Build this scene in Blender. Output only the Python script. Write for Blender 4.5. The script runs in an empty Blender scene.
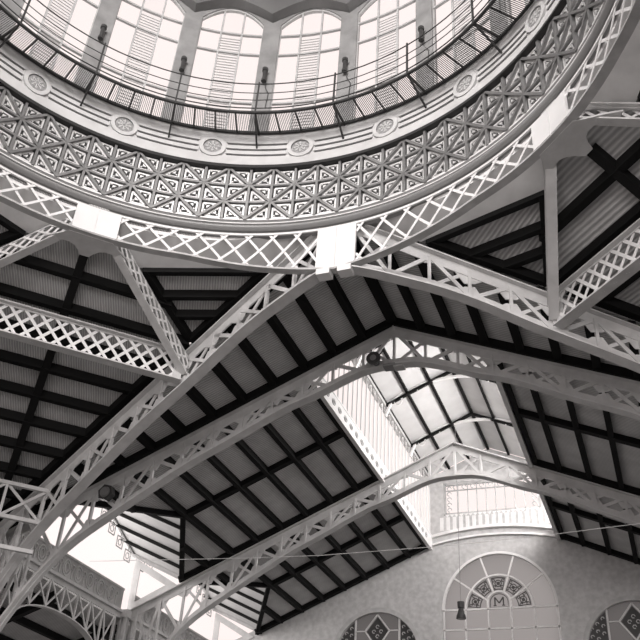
import bpy, math, random
from mathutils import Vector as V3, Matrix
random.seed(7)
S = bpy.context.scene
COL = S.collection
# ------------------------------------------------------------------ camera, world, light
YAW, PIT, ROLL = 0.39354, 0.60269, 0.07176
CAMPOS = V3((7.871, -9.791, 1.6))
def make_camera():
    fw = V3((-math.sin(YAW)*math.cos(PIT), math.cos(YAW)*math.cos(PIT), math.sin(PIT)))
    rt = V3((math.cos(YAW), math.sin(YAW), 0)); up = rt.cross(fw)
    r2 = math.cos(ROLL)*rt + math.sin(ROLL)*up
    u2 = -math.sin(ROLL)*rt + math.cos(ROLL)*up
    cd = bpy.data.cameras.new('camera'); cd.sensor_width = 36; cd.lens = 36*870.04/640
    cd.clip_end = 400
    co = bpy.data.objects.new('camera', cd); COL.objects.link(co)
    m = Matrix((( r2.x, u2.x, -fw.x, CAMPOS.x), (r2.y, u2.y, -fw.y, CAMPOS.y), (r2.z, u2.z, -fw.z, CAMPOS.z), (0,0,0,1)))
    co.matrix_world = m
    S.camera = co
make_camera()
S.view_settings.view_transform = 'Standard'
S.view_settings.look = 'None'
S.view_settings.gamma = 1
S.view_settings.exposure = 0.0
S.view_settings.use_curve_mapping = False
w = bpy.data.worlds.new('overcast sky'); S.world = w; w.use_nodes = True
WN = w.node_tree.nodes['Background']
WN.inputs[0].default_value = (1.0, 0.885, 0.86, 1); WN.inputs[1].default_value = 1.05
def area(name, loc, to, sx, sy, power, col=(1, .955, .94)):
    l = bpy.data.lights.new(name, 'AREA'); l.shape = 'RECTANGLE'; l.size = sx; l.size_y = sy
    l.energy = power; l.color = col
    o = bpy.data.objects.new(name, l); COL.objects.link(o); o.location = loc
    o.rotation_euler = (V3(to)-V3(loc)).to_track_quat('-Z', 'Y').to_euler()
    return o
area('daylight through the south drum windows', (2.5, -13.5, 28.5), (-.5, 10, 19), 12, 7, 12000)
area('added fill from the unbuilt south side', (10, -30, 16), (0, 14, 18), 22, 8, 5000)  # added fill lamp behind the camera, brightens roofs and trusses
area('daylight through east lantern glazing', (5.2, 28, 21.8), (-3, 30, 20.6), 15, 2.6, 2300)
area('daylight through west clerestory', (-21, 24, 16.5), (0, 24, 15.0), 18, 5, 1800)
area('daylight through east clerestory', (21, 24, 16.0), (-2, 24, 17.5), 18, 5, 3000)
# ------------------------------------------------------------------ materials
def mat(name, col, rough=.6, metal=0., noise=0., nscale=3., bump=0., bscale=30., dark=None, stripes=None, spec=.4):
    m = bpy.data.materials.new(name); m.use_nodes = True
    nt = m.node_tree; b = nt.nodes['Principled BSDF']
    c = (col, col*.998, col*.992, 1) if isinstance(col, float) else (*col, 1)
    b.inputs['Base Color'].default_value = c
    b.inputs['Roughness'].default_value = rough; b.inputs['Metallic'].default_value = metal
    b.inputs['Specular IOR Level'].default_value = spec
    tc = nt.nodes.new('ShaderNodeTexCoord')
    geo = nt.nodes.new('ShaderNodeNewGeometry')
    if noise:
        n = nt.nodes.new('ShaderNodeTexNoise'); n.inputs['Scale'].default_value = nscale; n.inputs['Detail'].default_value = 6
        nt.links.new(geo.outputs['Position'], n.inputs['Vector'])
        r = nt.nodes.new('ShaderNodeValToRGB')
        r.color_ramp.elements[0].position = .35; r.color_ramp.elements[1].position = .68
        d = dark if dark is not None else tuple(x*(1-noise) for x in c[:3])
        if isinstance(d, float): d = (d, d*.998, d*.992)
        r.color_ramp.elements[0].color = (*d, 1); r.color_ramp.elements[1].color = c
        nt.links.new(n.outputs['Fac'], r.inputs['Fac']); nt.links.new(r.outputs['Color'], b.inputs['Base Color'])
    if stripes:   # fine reeded boards: bump bands along an axis, shade of grooves put into colour
        ax, sc, dist = stripes
        wv = nt.nodes.new('ShaderNodeTexWave'); wv.bands_direction = ax; wv.inputs['Scale'].default_value = sc
        wv.inputs['Distortion'].default_value = .6
        nt.links.new(geo.outputs['Position'], wv.inputs['Vector'])
        bp = nt.nodes.new('ShaderNodeBump'); bp.inputs['Strength'].default_value = .7; bp.inputs['Distance'].default_value = dist
        src = b.inputs['Base Color'].links[0].from_socket if b.inputs['Base Color'].links else None
        mr = nt.nodes.new('ShaderNodeMapRange'); mr.inputs['To Min'].default_value = .68; mr.inputs['To Max'].default_value = 1.1
        nt.links.new(wv.outputs['Fac'], mr.inputs['Value'])
        vm = nt.nodes.new('ShaderNodeVectorMath'); vm.operation = 'SCALE'
        if src: nt.links.new(src, vm.inputs[0])
        nt.links.new(mr.outputs[0], vm.inputs['Scale']); nt.links.new(vm.outputs[0], b.inputs['Base Color'])
        nt.links.new(wv.outputs['Fac'], bp.inputs['Height']); nt.links.new(bp.outputs['Normal'], b.inputs['Normal'])
    elif bump:
        n2 = nt.nodes.new('ShaderNodeTexNoise'); n2.inputs['Scale'].default_value = bscale; n2.inputs['Detail'].default_value = 5
        nt.links.new(geo.outputs['Position'], n2.inputs['Vector'])
        bp = nt.nodes.new('ShaderNodeBump'); bp.inputs['Strength'].default_value = bump; bp.inputs['Distance'].default_value = .03
        nt.links.new(n2.outputs['Fac'], bp.inputs['Height']); nt.links.new(bp.outputs['Normal'], b.inputs['Normal'])
    return m
STEEL = mat('painted steel', .60, .5, noise=.16, nscale=2.2, bump=.15, bscale=14)
STEEL2 = mat('weathered painted steel', .5, .55, noise=.22, nscale=2.5)
WHITE = mat('white paint', .76, .45, noise=.06, nscale=1.5)
IRON = mat('dark gallery iron', .035, .5)
BEAM = mat('dark stained timber', .008, .7, spec=.15)
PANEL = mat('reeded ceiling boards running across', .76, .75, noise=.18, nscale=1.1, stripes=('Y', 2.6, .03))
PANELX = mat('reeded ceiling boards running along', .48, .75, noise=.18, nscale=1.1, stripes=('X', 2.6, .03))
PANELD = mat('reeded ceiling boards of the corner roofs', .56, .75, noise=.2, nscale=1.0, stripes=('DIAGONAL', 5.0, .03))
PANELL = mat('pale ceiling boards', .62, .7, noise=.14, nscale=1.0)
PLASTER = mat('mottled plaster', .56, .8, noise=.22, nscale=4, bump=.25, bscale=5)
PLASTL = mat('plain plaster', .8, .75, noise=.16, nscale=1.4)
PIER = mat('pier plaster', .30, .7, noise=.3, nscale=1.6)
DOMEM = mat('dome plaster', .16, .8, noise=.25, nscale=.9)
FRIEZE = mat('frieze plaster', .56, .6, noise=.16, nscale=1.3)
FRIEZED = mat('frieze shade tone', .07, .7)  # dark tone standing in for shade in the frieze grooves
DISC = mat('medallion disc', .33, .6, noise=.4, nscale=9, bump=.5, bscale=12)
COFB = mat('coffer ground', .05, .6)
COFR = mat('coffer rib', .28, .4, metal=.5, noise=.2, nscale=2)
COFO = mat('coffer ornament', .8, .4, metal=.5)
TORUS = mat('ring moulding', .24, .3)
FLOOR = mat('floor', .22, .6, noise=.1)
LEAD = mat('dark stained glass', .05, .3)
STAIN = mat('figured glass tesserae', .55, .5, noise=.95, nscale=9, dark=.03)
LAMPM = mat('dark lamp metal', .05, .45)
LAMPG = mat('grey lamp shade', .22, .4)
def glass(name, col, transp, mixc=(1, 1, 1)):
    m = bpy.data.materials.new(name); m.use_nodes = True; nt = m.node_tree
    nt.nodes.clear(); o = nt.nodes.new('ShaderNodeOutputMaterial'); mx = nt.nodes.new('ShaderNodeMixShader')
    t = nt.nodes.new('ShaderNodeBsdfTransparent'); t.inputs[0].default_value = (*mixc, 1)
    d = nt.nodes.new('ShaderNodeBsdfTranslucent'); d.inputs[0].default_value = (col*.97, col, col, 1)
    mx.inputs[0].default_value = transp
    nt.links.new(d.outputs[0], mx.inputs[1]); nt.links.new(t.outputs[0], mx.inputs[2]); nt.links.new(mx.outputs[0], o.inputs[0])
    return m
GLASS = glass('clear window glass', .9, .97)
FROST = glass('frosted window glass', .36, .06)
BLIND = glass('pale louvre glass', .9, .6)
LOUV = mat('pale louvre slat', .6)
# ------------------------------------------------------------------ mesh tools
ORG = {}
class MB:
    def __init__(s): s.v = []; s.f = []; s.m = []; s.cm = 0; s.mats = []
    def use(s, m):
        if m not in s.mats: s.mats.append(m)
        s.cm = s.mats.index(m); return s
    def add(s, vs, fs):
        b = len(s.v); s.v += [tuple(x) for x in vs]
        for f in fs: s.f.append([b+i for i in f]); s.m.append(s.cm)
        return s
    def hexa(s, p):   # 8 corners: 0-3 bottom loop, 4-7 top loop
        return s.add(p, [(3,2,1,0),(4,5,6,7),(0,1,5,4),(1,2,6,5),(2,3,7,6),(3,0,4,7)])
    def box(s, a, b):
        (x0,y0,z0),(x1,y1,z1) = a, b
        return s.hexa([(x0,y0,z0),(x1,y0,z0),(x1,y1,z0),(x0,y1,z0),(x0,y0,z1),(x1,y0,z1),(x1,y1,z1),(x0,y1,z1)])
    def sweep(s, path, nrm, w, h, off=0., caps=True):
        P = [V3(p) for p in path]; n = len(P)
        N = [V3(x) for x in nrm] if isinstance(nrm, list) else [V3(nrm)]*n
        vs = []
        for i in range(n):
            T = (P[min(i+1, n-1)]-P[max(i-1, 0)]).normalized()
            sd = T.cross(N[i])
            if sd.length < 1e-6: sd = T.orthogonal()
            sd.normalize(); nn = sd.cross(T).normalized(); c = P[i]+nn*off
            vs += [c-sd*w/2-nn*h/2, c+sd*w/2-nn*h/2, c+sd*w/2+nn*h/2, c-sd*w/2+nn*h/2]
        fs = []
        for i in range(n-1):
            a = 4*i; b = a+4
            for k in range(4): fs.append((a+k, a+(k+1)%4, b+(k+1)%4, b+k))
        if caps: fs += [(3,2,1,0), (4*n-4, 4*n-3, 4*n-2, 4*n-1)]
        return s.add(vs, fs)
    def bar(s, a, b, w, h, up=(0,0,1), off=0.): return s.sweep([a, b], up, w, h, off)
    def tube(s, path, r, n=8):
        P = [V3(p) for p in path]; vs = []; fs = []; m = len(P)
        T0 = (P[-1]-P[0]).normalized(); u = T0.orthogonal().normalized()
        for i in range(m):
            T = (P[min(i+1, m-1)]-P[max(i-1, 0)]).normalized()
            a = (u-T*u.dot(T)).normalized(); b = T.cross(a)
            rr = r[i] if isinstance(r, (list, tuple)) else r
            for k in range(n):
                t = 2*math.pi*k/n; vs.append(P[i]+a*math.cos(t)*rr+b*math.sin(t)*rr)
        for i in range(m-1):
            for k in range(n):
                fs.append((i*n+k, i*n+(k+1)%n, (i+1)*n+(k+1)%n, (i+1)*n+k))
        fs += [tuple(range(n))[::-1], tuple((m-1)*n+k for k in range(n))]
        return s.add(vs, fs)
    def prism(s, poly, d):   # poly: 3D loop, d: offset vector
        P = [V3(p) for p in poly]; n = len(P); D = V3(d)
        fs = [tuple(range(n))[::-1], tuple(range(n, 2*n))]
        fs += [(i, (i+1) % n, n+(i+1) % n, n+i) for i in range(n)]
        return s.add(P+[p+D for p in P], fs)
    def arc(s, prof, t0, t1, n):    # closed (r,z) loop swept about z; prof may be function of theta
        k = None; vs = []; fs = []
        full = abs((t1-t0)-360) < 1e-6
        cnt = n if full else n+1
        for i in range(cnt):
            th = t0+(t1-t0)*i/n; pr = prof(th) if callable(prof) else prof; k = len(pr)
            vs += [cyl(th, r, z) for r, z in pr]
        for i in range(n):
            a = i*k; b = ((i+1) % cnt)*k
            fs += [(a+j, a+(j+1) % k, b+(j+1) % k, b+j) for j in range(k)]
        if not full: fs += [tuple(range(k))[::-1], tuple(n*k+j for j in range(k))]
        return s.add(vs, fs)
    def build(s, name, m=None, parent=None, smooth=False):
        if m is not None: s.mats = [m]; s.m = [0]*len(s.f)
        if parent is not None: o0 = ORG[parent.name]
        else:
            xs = [v[0] for v in s.v]; ys = [v[1] for v in s.v]; zs = [v[2] for v in s.v]
            o0 = V3(((min(xs)+max(xs))/2, (min(ys)+max(ys))/2, min(zs)))
        me = bpy.data.meshes.new(name)
        me.from_pydata([tuple(V3(v)-o0) for v in s.v], [], s.f)
        for x in s.mats: me.materials.append(x)
        me.polygons.foreach_set('material_index', s.m)
        if smooth: me.polygons.foreach_set('use_smooth', [True]*len(s.f))
        me.validate(); me.update()
        import bmesh
        bm = bmesh.new(); bm.from_mesh(me); bmesh.ops.recalc_face_normals(bm, faces=bm.faces); bm.to_mesh(me); bm.free()
        o = bpy.data.objects.new(name, me); COL.objects.link(o)
        if parent is not None: o.parent = parent
        else: o.location = o0
        ORG[o.name] = o0
        return o
def cyl(th, r, z):
    t = math.radians(th); return V3((r*math.sin(t), r*math.cos(t), z))
def tag(o, label, cat, group=None, kind=None):
    o['label'] = label; o['category'] = cat
    if group: o['group'] = group
    if kind: o['kind'] = kind
    return o
def thing(name, loc, label, cat, group=None):
    o = bpy.data.objects.new(name, None); COL.objects.link(o); o.location = loc
    o.empty_display_size = .3
    ORG[o.name] = V3(loc); return tag(o, label, cat, group)
def struct(o): o['kind'] = 'structure'; return o
def plate(mb, outer, holes, F, th):
    """flat plate with holes; F(a, b, d) -> 3D point at depth d"""
    cu = bpy.data.curves.new('c', 'CURVE'); cu.dimensions = '2D'; cu.fill_mode = 'BOTH'; cu.extrude = .5
    for loop in [outer]+holes:
        sp = cu.splines.new('POLY'); sp.points.add(len(loop)-1); sp.use_cyclic_u = True
        for i, (a, b) in enumerate(loop): sp.points[i].co = (a, b, 0, 1)
    ob = bpy.data.objects.new('c', cu); COL.objects.link(ob)
    dg = bpy.context.evaluated_depsgraph_get(); me = bpy.data.meshes.new_from_object(ob.evaluated_get(dg))
    mb.add([F(v.co.x, v.co.y, (v.co.z+.5)*th) for v in me.vertices], [tuple(p.vertices) for p in me.polygons])
    bpy.data.objects.remove(ob); bpy.data.curves.remove(cu); bpy.data.meshes.remove(me)
    return mb
def arcpts(cx, cz, r, a0, a1, n):
    return [(cx+r*math.cos(math.radians(a0+(a1-a0)*i/n)), cz+r*math.sin(math.radians(a0+(a1-a0)*i/n))) for i in range(n+1)]
def interp(pts, x):
    if x <= pts[0][0]: return pts[0][1]
    for (x0, y0), (x1, y1) in zip(pts, pts[1:]):
        if x <= x1: return y0+(y1-y0)*(x-x0)/(x1-x0)
    return pts[-1][1]
def smoothint(pts, x):    # monotone-ish cubic through the points
    n = len(pts)
    if x <= pts[0][0]: return pts[0][1]
    if x >= pts[-1][0]: return pts[-1][1]
    for i in range(n-1):
        x0, y0 = pts[i]; x1, y1 = pts[i+1]
        if x <= x1:
            h = x1-x0; t = (x-x0)/h
            m0 = (y1-pts[i-1][1])/(x1-pts[i-1][0]) if i else 0.
            m1 = (pts[i+2][1]-y0)/(pts[i+2][0]-x0) if i+2 < n else (y1-y0)/h
            return (2*t**3-3*t*t+1)*y0+(t**3-2*t*t+t)*h*m0+(-2*t**3+3*t*t)*y1+(t**3-t*t)*h*m1
ORD = ['first', 'second', 'third', 'fourth', 'fifth', 'sixth', 'seventh', 'eighth', 'ninth', 'tenth', 'eleventh', 'twelfth',
       'thirteenth', 'fourteenth', 'fifteenth', 'sixteenth', 'seventeenth', 'eighteenth', 'nineteenth', 'twentieth']
KR = .442; Z0 = 20.35
XC = 16.3          # column line
YT1, YT2, YW = 16.63, 26.62, 35.7
def rz(x): return Z0-KR*abs(x)         # top of the trusses
PUR = .30                               # purlin depth: boards start this far above the truss tops

# ------------------------------------------------------------------ floor
struct(MB().box((-45, -35, -.2), (45, 60, 0)).build('floor', FLOOR))

# ------------------------------------------------------------------ dome ring
def zlow(th):
    a = abs((th+45) % 90-45); return 18.94-.70*max(0., 1-a/28)
ZU = 19.93
ring = thing('lattice_ring_beam', (0, 0, 18.2), 'white riveted steel ring with diamond lattice carrying the round dome', 'ring beam')
MB().arc(lambda t: [(9.970, zlow(t)-.04), (10.240, zlow(t)-.04), (10.240, zlow(t)+.03), (9.970, zlow(t)+.03)], 0, 360, 160).build('bottom_flange', STEEL2, ring)
prof = [(10.230, 19.90), (10.030, 19.90), (9.990, 19.95), (10.010, 20.01), (10.090, 20.03)]
prof += [(9.970-.11*math.sin(math.pi*i/8), 20.06+.25*i/8) for i in range(9)]
prof += [(10.070, 20.34), (9.950, 20.38), (9.910, 20.44), (10.010, 20.46), (9.950, 20.52), (9.970, 20.57), (10.230, 20.57)]
mo = MB().arc(prof, 0, 360, 160).build('torus_moulding', TORUS, ring, smooth=False); mo['label'] = 'grey rounded moulding'
mb = MB()
for z0, z1, r in ((19.885, 19.96, 9.980), (20.36, 20.405, 9.940), (20.50, 20.56, 9.935)):
    mb.arc([(r, z0), (r+.06, z0), (r+.06, z1), (r, z1)], 0, 360, 160)
mb.build('fillet', WHITE, ring)
BW = 4.3
for k in range(8):
    th = 45*k-180 if k else -180
    th = 45*k
    c = th+.2; BW = 3.75 if k % 2 == 0 else 4.1; BN = 4.1 if k % 2 == 0 else 3.75
    pl = MB()
    for a, b in ((-BW, -.12), (.12, BW)):
        pl.arc(lambda t: [(9.950, zlow(t)), (10.030, zlow(t)), (10.030, 19.88), (9.950, 19.88)], c+a, c+b, 6)
    pl.arc(lambda t: [(9.985, zlow(t)), (10.050, zlow(t)), (10.050, 19.88), (9.985, 19.88)], c-.4, c+.4, 2)
    q = pl.build('cover_plate', WHITE, ring); q['label'] = 'smooth white cover plate with a centre seam'
    # lattice sector to the next plate
    L = MB(); t0 = c+BW; t1 = c+45-BN; pitch = (t1-t0)/8; run = 1.28*pitch
    def Q(t, f, r=10.040): return cyl(t, r, zlow(t)+f*(19.9-zlow(t)))
    for sgn, rr in ((1, 10.010), (-1, 10.035)):
        for i in range(-3, 12):
            a = t0+i*pitch; b = a+run     # bottom to top for sgn=1; top to bottom otherwise
            ta = max(a, t0); tb = min(b, t1)
            if tb-ta < .25: continue
            pts = []; nn = []
            for j in range(6):
                t = ta+(tb-ta)*j/5; f = (t-a)/run
                if sgn < 0: f = 1-f
                pts.append(Q(t, f, rr)); nn.append(cyl(t, 1, 0))
            L.sweep(pts, nn, .085, .022)
    L.build('lattice', WHITE, ring)

# drum skirt seen through the lattice
def facz(th):      # height where the facet planes meet the ring
    a = abs((th+45) % 90-45); return 20.45-.5*min(a, 45)/45
struct(MB().arc(lambda t: [(10.42, facz(t)), (10.5, facz(t)), (10.5, 20.7), (10.42, 20.7)], -120, 120, 96).build('wall_drum_skirt', PLASTL))
struct(MB().arc([(10.17, 20.57), (10.6, 20.57), (10.6, 24.62), (10.17, 24.62)], 0, 360, 120).build('wall_drum', FRIEZED))

# ------------------------------------------------------------------ coffered band
cof = thing('coffered_frieze', (0, 0, 20.57), 'ornamental band of star-ribbed triangular coffers round the dome drum', 'frieze')
RZ0, RZ1 = 20.53, 22.82
MB().arc([(10.050, RZ0), (10.160, RZ0), (10.160, RZ1), (10.050, RZ1)], 0, 360, 160).build('backing', COFB, cof)
NC = 80; dth = 360/NC; RH = (RZ1-RZ0)/3
rib = MB(); orn = MB()
def cp(c, r, R): return cyl(c*dth, R, RZ0+r*RH)
for c in range(NC):
    rib.bar(cp(c, 0, 9.970), cp(c, 3, 9.970), .085, .14, cyl(c*dth, 1, 0))
    for r in (1, 2): rib.bar(cp(c, r, 9.980), cp(c+1, r, 9.980), .07, .12, cyl((c+.5)*dth, 1, 0))
    for r in range(3):
        up = (c+r) % 2 == 0       # diagonal from (c,r+1) to (c+1,r) or the other way
        a, b = ((c, r), (c+1, r+1)) if up else ((c, r+1), (c+1, r))
        rib.bar(cp(*a, 9.960), cp(*b, 9.960), .085, .14, cyl((c+.5)*dth, 1, 0))
        corners = [(c, r), (c+1, r), (c+1, r+1), (c, r+1)]
        tris = ([corners[0], corners[1], corners[2]], [corners[0], corners[2], corners[3]]) if up else ([corners[0], corners[1], corners[3]], [corners[1], corners[2], corners[3]])
        nrm = cyl((c+.5)*dth, 1, 0)
        for tri in tris:
            P = [cp(*q, 10.020) for q in tri]; G = (P[0]+P[1]+P[2])/3
            I = [G+(p-G)*.60 for p in P]; I2 = [G+(p-G)*.42 for p in P]
            for i in range(3):
                orn.bar(I[i], I[(i+1) % 3], .06, .05, nrm)
            orn.prism([G+(p-G)*.16 for p in P], nrm*-.05)
            for i in range(3):
                m = G+(I2[i]-G)*.75; s_ = nrm.cross(V3((0,0,1)))*.032; u_ = V3((0,0,.032))
                orn.prism([m-s_, m-u_, m+s_, m+u_], nrm*-.05)
rb = rib.build('rib', COFR, cof); orn.build('ornament', COFO, cof)

# ------------------------------------------------------------------ frieze with medallions, cornice
cor = MB().arc([(9.80, 22.78), (10.17, 22.78), (10.17, 22.95), (9.84, 22.95)], 0, 360, 160).build('ledge_shade_strip', IRON)  # dark strip put in for the shade under the ledge
tag(cor, 'thin dark strip of painted ledge shade between the coffered band and the medallion band', 'shade strip')
fr = thing('medallion_frieze', (0, 0, 22.98), 'pale plaster band with raised rails behind the round medallions', 'frieze')
MB().arc([(9.88, 22.93), (10.17, 22.93), (10.17, 23.44), (9.97, 23.44), (9.93, 23.40)], 0, 360, 160).build('lower_band', FRIEZE, fr)
MB().arc([(9.98, 23.44), (10.17, 23.44), (10.17, 24.60), (9.98, 24.60)], 0, 360, 160).build('ground', FRIEZE, fr)
for k in range(20):
    c = 18*k+9.4
    for zc in (23.60, 23.86, 24.12):
        mb = MB(); e = 2.75
        mb.arc([(9.93, zc-.055), (9.99, zc-.055), (9.99, zc+.055), (9.93, zc+.055)], c+e, c+18-e, 8)
        mb.build('raised_rail', FRIEZE, fr)
        mb = MB().arc([(9.965, zc-.10), (9.985, zc-.10), (9.985, zc-.06), (9.965, zc-.06)], c+e+.2, c+18-e-.2, 8)  # proud strip below each rail, shade of the grooves put into its colour
        mb.build('groove_shade', FRIEZED, fr)
MBAY = {k: n for k, n in enumerate(['furthest left', 'second from the left', 'third from the left', 'fourth from the left', 'fifth from the left', 'sixth from the left', 'furthest right'])}
for k in range(20):
    th = 18*k+9-180
    if not (-85 < th < 85): continue
    j = round((th+63)/18)
    if j in (0, 1, 2, 3, 4, 5, 6): lab = 'round plaster medallion on the pale dome frieze, '+MBAY[j]
    elif j < 0: lab = 'round plaster medallion on the dome frieze, beyond the left edge'
    else: lab = 'round plaster medallion on the dome frieze, beyond the right edge'+(' furthest' if j > 7 else '')
    th += .4
    t = thing('medallion', cyl(th, 9.93, 23.38), lab, 'medallion', 'medallions round the dome frieze')
    O = cyl(th, 9.95, 23.80); ex = cyl(th+90, 1, 0); ez = V3((0, 0, 1)); n = cyl(th, -1, 0)
    def ringm(r0, r1, d0, d1, N=28):
        m = MB(); vs = []; fs = []
        for i in range(N):
            a = 2*math.pi*i/N; dr = ex*math.cos(a)+ez*math.sin(a)
            vs += [O+dr*r0+n*d0, O+dr*r0+n*d1, O+dr*r1+n*d1, O+dr*r1+n*d0]
        for i in range(N):
            a = 4*i; b = 4*((i+1) % N)
            fs += [(a+q, a+(q+1) % 4, b+(q+1) % 4, b+q) for q in range(4)]
        return m.add(vs, fs)
    ringm(.33, .47, -.03, .07).build('outer_ring', FRIEZE, t)
    m = ringm(.001, .30, -.03, .035); m.build('disc', DISC, t)
    m = MB()
    for i in range(8):
        a = math.pi*i/4; dr = ex*math.cos(a)+ez*math.sin(a); d2 = ex*math.cos(a+.39)+ez*math.sin(a+.39)
        m.bar(O+dr*.05+n*.04, O+dr*.25+n*.04, .035, .03, n)
        m.bar(O+dr*.25+n*.04, O+d2*.16+n*.04, .03, .03, n)
    m.build('relief', FRIEZE, t)

# ------------------------------------------------------------------ drum windows and piers
def arch_top(d): return 30.80+.92*(1-min(1, d/7.05)**2)
for k in range(20):
    th = 18*k
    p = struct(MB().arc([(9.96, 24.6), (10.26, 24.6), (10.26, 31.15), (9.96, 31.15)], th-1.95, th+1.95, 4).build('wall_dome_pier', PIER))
# spandrels above the arches
def span_prof(t):
    d = abs((t % 18)-9); lo = arch_top(d)
    return lo
mb = MB()
n = 360
vs = []; fs = []
for i in range(n):
    t = 360*i/n; lo = span_prof(t); hi = 32.2
    vs += [cyl(t, 9.98, lo), cyl(t, 10.22, lo), cyl(t, 10.22, hi), cyl(t, 9.98, hi)]
for i in range(n):
    a = 4*i; b = 4*((i+1) % n); fs += [(a+q, a+(q+1) % 4, b+(q+1) % 4, b+q) for q in range(4)]
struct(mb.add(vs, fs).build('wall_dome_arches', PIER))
def dome_prof_edge(t):
    d = abs((t % 18)-9); return 30.98+.80*(1-(d/9)**1.6)
vs = []; fs = []; NP = 14
for i in range(n):
    t = 360*i/n; e = dome_prof_edge(t)
    for j in range(NP):
        if j == 0: r, z = 9.97, e
        elif j == 1: r, z = 9.62, e+.06
        else:
            ph = (j-1)/(NP-2)*math.pi/2; f = math.exp(-(j-1)*.8)
            r = 9.62*math.cos(ph); z = (31.6+6.5*math.sin(ph))*(1-f)+(e+.06+6.5*math.sin(ph))*f
        vs.append(cyl(t, max(r, .02), z))
for i in range(n):
    for j in range(NP-1):
        a = i*NP+j; b = ((i+1) % n)*NP+j; fs.append((a, a+1, b+1, b))
dm = MB().add(vs, fs).build('ceiling_dome', DOMEM, smooth=False); struct(dm)
md = dm.modifiers.new('thickness', 'SOLIDIFY'); md.thickness = .12; md.offset = 0
for k in range(20):
    c = 18*k+9
    vis = abs(((c+180) % 360)-180) < 85
    fr_ = MB()
    R = 10.08; N_ = lambda t: cyl(t, 1, 0)
    for d in (-7.02, -2.32, 2.32, 7.02):
        top = arch_top(abs(d))
        fr_.bar(cyl(c+d, R, 24.6), cyl(c+d, R, top), .07 if abs(d) < 3 else .05, .08, N_(c+d))
    for z in (26.3, 29.05, 30.2):
        fr_.sweep([cyl(c+d, R, z) for d in (-7, -3.5, 0, 3.5, 7)], (0, 0, 1), .10, .08)
    ds = [-7+14*i/12 for i in range(13)]
    fr_.sweep([cyl(c+d, R, arch_top(abs(d))-.05) for d in ds], [N_(c+d) for d in ds], .08, .10)
    wo = fr_.build('window_%d' % (k+1), STEEL2); struct(wo)
    g = MB()
    for a, b in ((-7.0, -2.32), (2.32, 7.0)):
        xs = [a+(b-a)*i/3 for i in range(4)]
        g.add([cyl(c+d, R+.06, 24.6) for d in xs]+[cyl(c+d, R+.06, arch_top(abs(d))-.04) for d in xs], [(i, i+1, i+5, i+4) for i in range(3)])
    g.build('pane', GLASS, wo)
    if vis:
        g = MB(); xs = [-2.32, 0, 2.32]
        g.add([cyl(c+d, R+.06, 24.6) for d in xs]+[cyl(c+d, R+.06, arch_top(abs(d))-.04) for d in xs], [(i, i+1, i+4, i+3) for i in range(2)])
        g.build('louvre_pane', BLIND, wo)
        l = MB(); z = 24.8
        while z < 30.0:
            l.bar(cyl(c-2.2, R+.02, z), cyl(c+2.2, R+.02, z), .04, .022, (0, 0, 1)); z += .155
        l.build('louvres', LOUV, wo)
    else:
        g = MB(); xs = [-2.32, 0, 2.32]
        g.add([cyl(c+d, R+.06, 24.6) for d in xs]+[cyl(c+d, R+.06, arch_top(abs(d))-.04) for d in xs], [(i, i+1, i+4, i+3) for i in range(2)])
        g.build('pane', GLASS, wo)
# lamps on the piers
PL = ['furthest left pier', 'second pier from the left', 'third pier from the left', 'fourth pier from the left', 'fifth pier from the left', 'sixth pier from the left']
for j, th in enumerate((-54, -36, -18, 0, 18, 36)):
    t = thing('wall_lamp', cyl(th, 9.80, 27.2), 'small dark tube lamp on the '+PL[j]+' between dome windows', 'wall lamp', 'lamps on the dome piers')
    C0 = cyl(th, 9.78, 27.22); C1 = cyl(th, 9.78, 27.92)
    MB().tube([C0, C0+V3((0,0,.10)), C0+V3((0,0,.12)), C1-V3((0,0,.14)), C1-V3((0,0,.12)), C1], [.10, .10, .075, .075, .115, .115], 12).build('housing', LAMPM, t)
    MB().bar(cyl(th, 9.78, 27.55), cyl(th, 9.97, 27.55), .05, .05).build('bracket', LAMPM, t)
    if th > -30 :
        MB().tube([cyl(th+.3, 9.86, 27.22), cyl(th+.5, 9.8, 26.9), cyl(th+1.2, 9.93, 26.7), cyl(th+.9, 9.93, 25.9)], .015, 5).build('cable', LAMPM, t)

# ------------------------------------------------------------------ gallery walkway
gal = thing('dome_gallery', (0, 0, 23.8), 'dark iron maintenance walkway with grating floor and wire rails round the dome', 'gallery')
MB().arc([(8.78, 24.41), (8.87, 24.41), (8.87, 24.49), (8.78, 24.49)], 0, 360, 120).build('inner_rim', IRON, gal)
MB().arc([(9.87, 24.55), (9.95, 24.55), (9.95, 24.65), (9.87, 24.65)], 0, 360, 120).build('outer_rim', IRON, gal)
for zz, w_ in ((24.66, .03), (25.07, .022), (25.43, .022), (25.91, .03)):
    MB().arc([(8.80, zz-w_/2), (8.80+w_, zz-w_/2), (8.80+w_, zz+w_/2), (8.80, zz+w_/2)], 0, 360, 100).build('guard_wire', IRON, gal)
for k in range(20):
    th = 18*k+.4
    po = MB().bar(cyl(th, 8.80, 24.38), cyl(th, 8.80, 25.98), .055, .055, cyl(th, 1, 0)).build('post', IRON, gal)
    b = MB(); b.bar(cyl(th, 8.85, 24.42), cyl(th, 9.97, 23.84), .06, .06); b.bar(cyl(th, 8.85, 24.42), cyl(th, 9.97, 24.58), .06, .08)
    b.build('bracket', IRON, po)
    g = MB(); nb = 48
    for i in range(nb):
        t = th+18*(i+.5)/nb
        g.bar(cyl(t, 8.86, 24.46), cyl(t, 9.90, 24.60), .017, .02)
    for i in (12, 24, 36):
        t = th+18*i/nb; g.bar(cyl(t, 8.86, 24.43), cyl(t, 9.90, 24.57), .035, .05)
    g.build('grating_panel', IRON, gal)

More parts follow.
